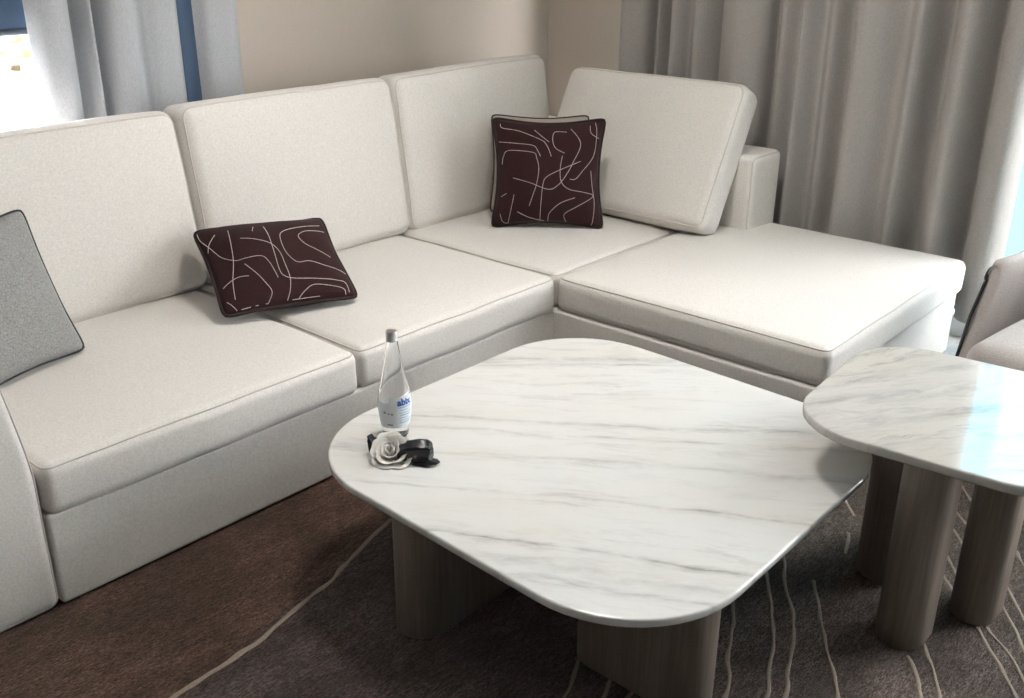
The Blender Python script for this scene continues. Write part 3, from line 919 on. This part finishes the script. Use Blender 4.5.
for ring, (cnt, rb_, rt_, zt_, fl_, ah) in enumerate(((2, 0.002, 0.010, 0.050, 0.000, 2.0), (3, 0.006, 0.021, 0.050, 0.012, 1.5), (4, 0.012, 0.034, 0.044, 0.024, 1.15), (5, 0.018, 0.050, 0.034, 0.022, 0.95))):
    for q in range(cnt):
        petal(q * 2 * math.pi / cnt + ring * 0.55 + 0.1 * math.sin(k * 2.3), ah, rb_, rt_ * (1 + 0.08 * math.sin(k * 1.7)), zt_, fl_, k * 1.9)
        k += 1
# black satin: a folded pouch at the right, a pointed tip behind at the left
def satin(path, w0, hgt, seed, name='satin_leaf'):
    rings = []
    nrm = Vector((-side.y, side.x, 0))
    for i, (d, wd, h, lift) in enumerate(path):
        ring = []
        for j in range(20):
            an = 2 * math.pi * j / 20
            c, s_ = math.cos(an), math.sin(an)
            fold = 1 + 0.16 * math.sin(3 * an + seed + i * 0.5) + 0.08 * math.sin(7 * an + seed)
            px = math.copysign(abs(c) ** 0.7, c) * wd * fold
            pz = (math.copysign(abs(s_) ** 0.6, s_) * 0.5 + 0.5) * h * (1 + 0.12 * math.sin(5 * an + seed)) + lift
            ring.append(side * (d + 0.004 * math.sin(4 * an + i)) + nrm * (px + w0) + Vector((0, 0, max(0.001, pz))))
        rings.append(ring)
    mb = MB(); mb.rings(rings)
    mb.build(name, M['black_satin'], fl, angle=35)
satin([(0.020, 0.020, 0.030, 0.004), (0.040, 0.026, 0.046, 0.003), (0.070, 0.029, 0.052, 0.002), (0.092, 0.030, 0.050, 0.002), (0.104, 0.027, 0.044, 0.002), (0.107, 0.018, 0.030, 0.006)], 0.0, 0, 0.7)
satin([(0.060, 0.010, 0.006, 0.001), (0.095, 0.022, 0.010, 0.001), (0.118, 0.016, 0.008, 0.002), (0.126, 0.003, 0.003, 0.005)], -0.022, 0, 2.0)
satin([(-0.020, 0.018, 0.030, 0.004), (-0.045, 0.022, 0.036, 0.004), (-0.058, 0.014, 0.046, 0.006), (-0.064, 0.003, 0.02, 0.034)], 0.035, 0, 1.4)

# ---------------------------------------------------------------- armchair
AC = (0.80, -1.80, RZ)
ac = empty('armchair', AC, 'mauve grey fabric tub armchair with black piping behind the side table', 'armchair', None, math.radians(-8))
ac.location = (0.735, -1.822, RZ)
def AT(p): return (p[0] - AC[0], p[1] - AC[1], p[2] - AC[2])
plan = [(0.60, -1.425), (0.72, -1.418), (0.88, -1.415), (1.02, -1.43), (1.13, -1.50), (1.19, -1.62), (1.205, -1.80), (1.19, -1.98), (1.13, -2.10), (1.02, -2.17), (0.88, -2.185), (0.72, -2.182), (0.60, -2.175)]
pl = smooth_curve([(x, y, 0) for x, y in plan], 6)
N = len(pl)
def wall_h(i):
    t = i / (N - 1)
    e = min(t, 1 - t) * 2
    h = 0.600 + 0.13 * max(0, (e - 0.42)) ** 1.0 / 0.58
    return h
def lean_front(i):
    e = min(i, N - 1 - i)
    return max(0, 1 - e / 9.0)
shell_rings = []
edge_out = []
thk = 0.055
for i, p in enumerate(pl):
    t = (pl[min(i + 1, N - 1)] - pl[max(i - 1, 0)]).normalized()
    out = Vector((t.y, -t.x, 0))
    if out.dot(p - Vector((0.8, -1.8, 0))) < 0: out = -out
    H_ = wall_h(i)
    ring = []
    sec = [(-1, 0.13), (-1, 0.25), (-1, 0.40), (-0.97, H_ - 0.05), (-0.75, H_ - 0.015), (-0.35, H_), (0.2, H_), (0.65, H_ - 0.012), (0.95, H_ - 0.045), (1, 0.40), (1, 0.25), (1, 0.13)]
    lf = lean_front(i)
    for (u, z) in sec:
        # the arm's front edge slopes: the top sits further back than the foot
        zz = z
        sh = lf * (0.14 * ((zz - 0.13) / 0.43) ** 1.6)
        if zz > 0.45: zz -= lf * lf * 0.035
        puff = 0.5 * (1 - abs((zz - 0.33) / 0.25)) * 0.02 if u < 0 else 0
        ti = thk * (0.34 + 0.66 * min(1.0, min(i, N - 1 - i) / 16.0))
        q = p + out * (thk - ti + u * ti - max(0, puff)) + Vector((sh, 0, zz))
        ring.append(AT(q))
    shell_rings.append(ring)
b = MB(); b.rings(shell_rings); b.build('tub_shell', M['chair'], ac, angle=60)
# black piping down both arm fronts and round the outer top edge
b = MB()
def pip(ring, idx): return [ring[j] for j in idx]
path = [Vector(shell_rings[0][j]) for j in (11, 10, 9, 8)] + [Vector(r[8]) for r in shell_rings[1:-1]] + [Vector(shell_rings[-1][j]) for j in (8, 9, 10, 11)]
b.tube(path, 0.0065, n=6); b.build('piping', M['black_edge'], ac)
sm = T(*AT((0.79, -1.80, 0.314)))
cushion('seat_cushion', (0.76, 0.665, 0.17), 0.07, sm, ac, (0.012, 0.0, 0.018), 31, 0.003, M['chair'], mid=12)
cushion('base', (0.72, 0.66, 0.13), 0.03, T(*AT((0.80, -1.80, 0.185))), ac, (0, 0, 0), 32, 0.001, M['chair'])
cushion('lumbar_cushion', (0.14, 0.50, 0.26), 0.06, T(*AT((1.075, -1.80, 0.56))), ac, (0.02, 0, 0), 33, 0.003, M['chair'])
for (x, y) in ((0.52, -1.54), (0.52, -2.06), (1.08, -1.56), (1.08, -2.04)):
    b = MB(); b.lathe([(0.014, RZ + 0.0018), (0.02, 0.13)], (x - AC[0], y - AC[1], -RZ), 16); b.build('leg', M['black_edge'], ac, angle=40)

# ---------------------------------------------------------------- outside
b = MB(); b.box(-60, 90, 2.6, 120, -3.2, -3.0); b.box(2.6, 90, -60, 2.6, -3.2, -3.0)
structure(b.build('terrace_ground', M['paving'], smooth=False))
bl = empty('apartment_building', (9.0, 2.0, -3.0), 'light blue building across the street reflected in the side table', 'building')
b = MB(); b.box(0.0, 5.0, -6.0, 4.0, 0.0, 16.0); b.build('facade', M['facade'], bl, smooth=False)
b = MB(); b.box(-0.35, 0.0, -6.0, 4.0, 7.2, 7.36); b.build('balcony_slab', M['facade_white'], bl, smooth=False)
for i in range(26):
    b = MB(); b.box(-0.32, -0.28, -2.9 + i * 0.13, -2.84 + i * 0.13, 6.2, 7.2); b.build('baluster', M['facade_white'], bl, smooth=False)
def tree(x, y, h, r, seed, label):
    t = empty('tree', (x, y, -3.0), label, 'tree')
    b = MB(); b.tube([(0, 0, 0), (0.1, 0, h * 0.4), (0, 0.1, h * 0.7)], [r * 0.12, r * 0.1, r * 0.05]); b.build('trunk', M['bark'], t)
    bm = bmesh.new()
    bmesh.ops.create_icosphere(bm, subdivisions=4, radius=1.0)
    for v in bm.verts:
        n_ = noise.noise(v.co * 2.2 + Vector((seed, 0, 0))) * 0.35 + noise.noise(v.co * 6 + Vector((0, seed, 0))) * 0.18
        v.co = Vector((v.co.x * r, v.co.y * r, v.co.z * h * 0.42)) * (1 + n_) + Vector((0, 0, h * 0.6))
    me = bpy.data.meshes.new('crown'); bm.to_mesh(me); bm.free(); me.materials.append(M['leaf'])
    o = bpy.data.objects.new('crown', me); COL.objects.link(o); o.parent = t
tree(13.3, 36.5, 1.9, 1.5, 1, 'green tree far beyond the left window, nearest the window edge')
tree(16.2, 39.0, 2.1, 1.5, 2, 'green tree far beyond the left window, half behind the curtain')
pf = empty('terrace_frame', (10.3, 29.0, -3.0), 'small grey metal frame standing on the bright terrace outside', 'frame')
for (dx, dy) in ((-0.6, 0.2), (0.3, -0.2), (-0.2, 1.0), (0.7, 0.6)):
    b = MB(); b.tube([(dx, dy, 0), (dx, dy, 1.1)], 0.035); b.build('post', M['steel'], pf)
b = MB(); b.tube([(-0.6, 0.2, 1.1), (0.3, -0.2, 1.1), (0.7, 0.6, 1.1), (-0.2, 1.0, 1.1)], 0.04, True); b.build('top_rail', M['steel'], pf)
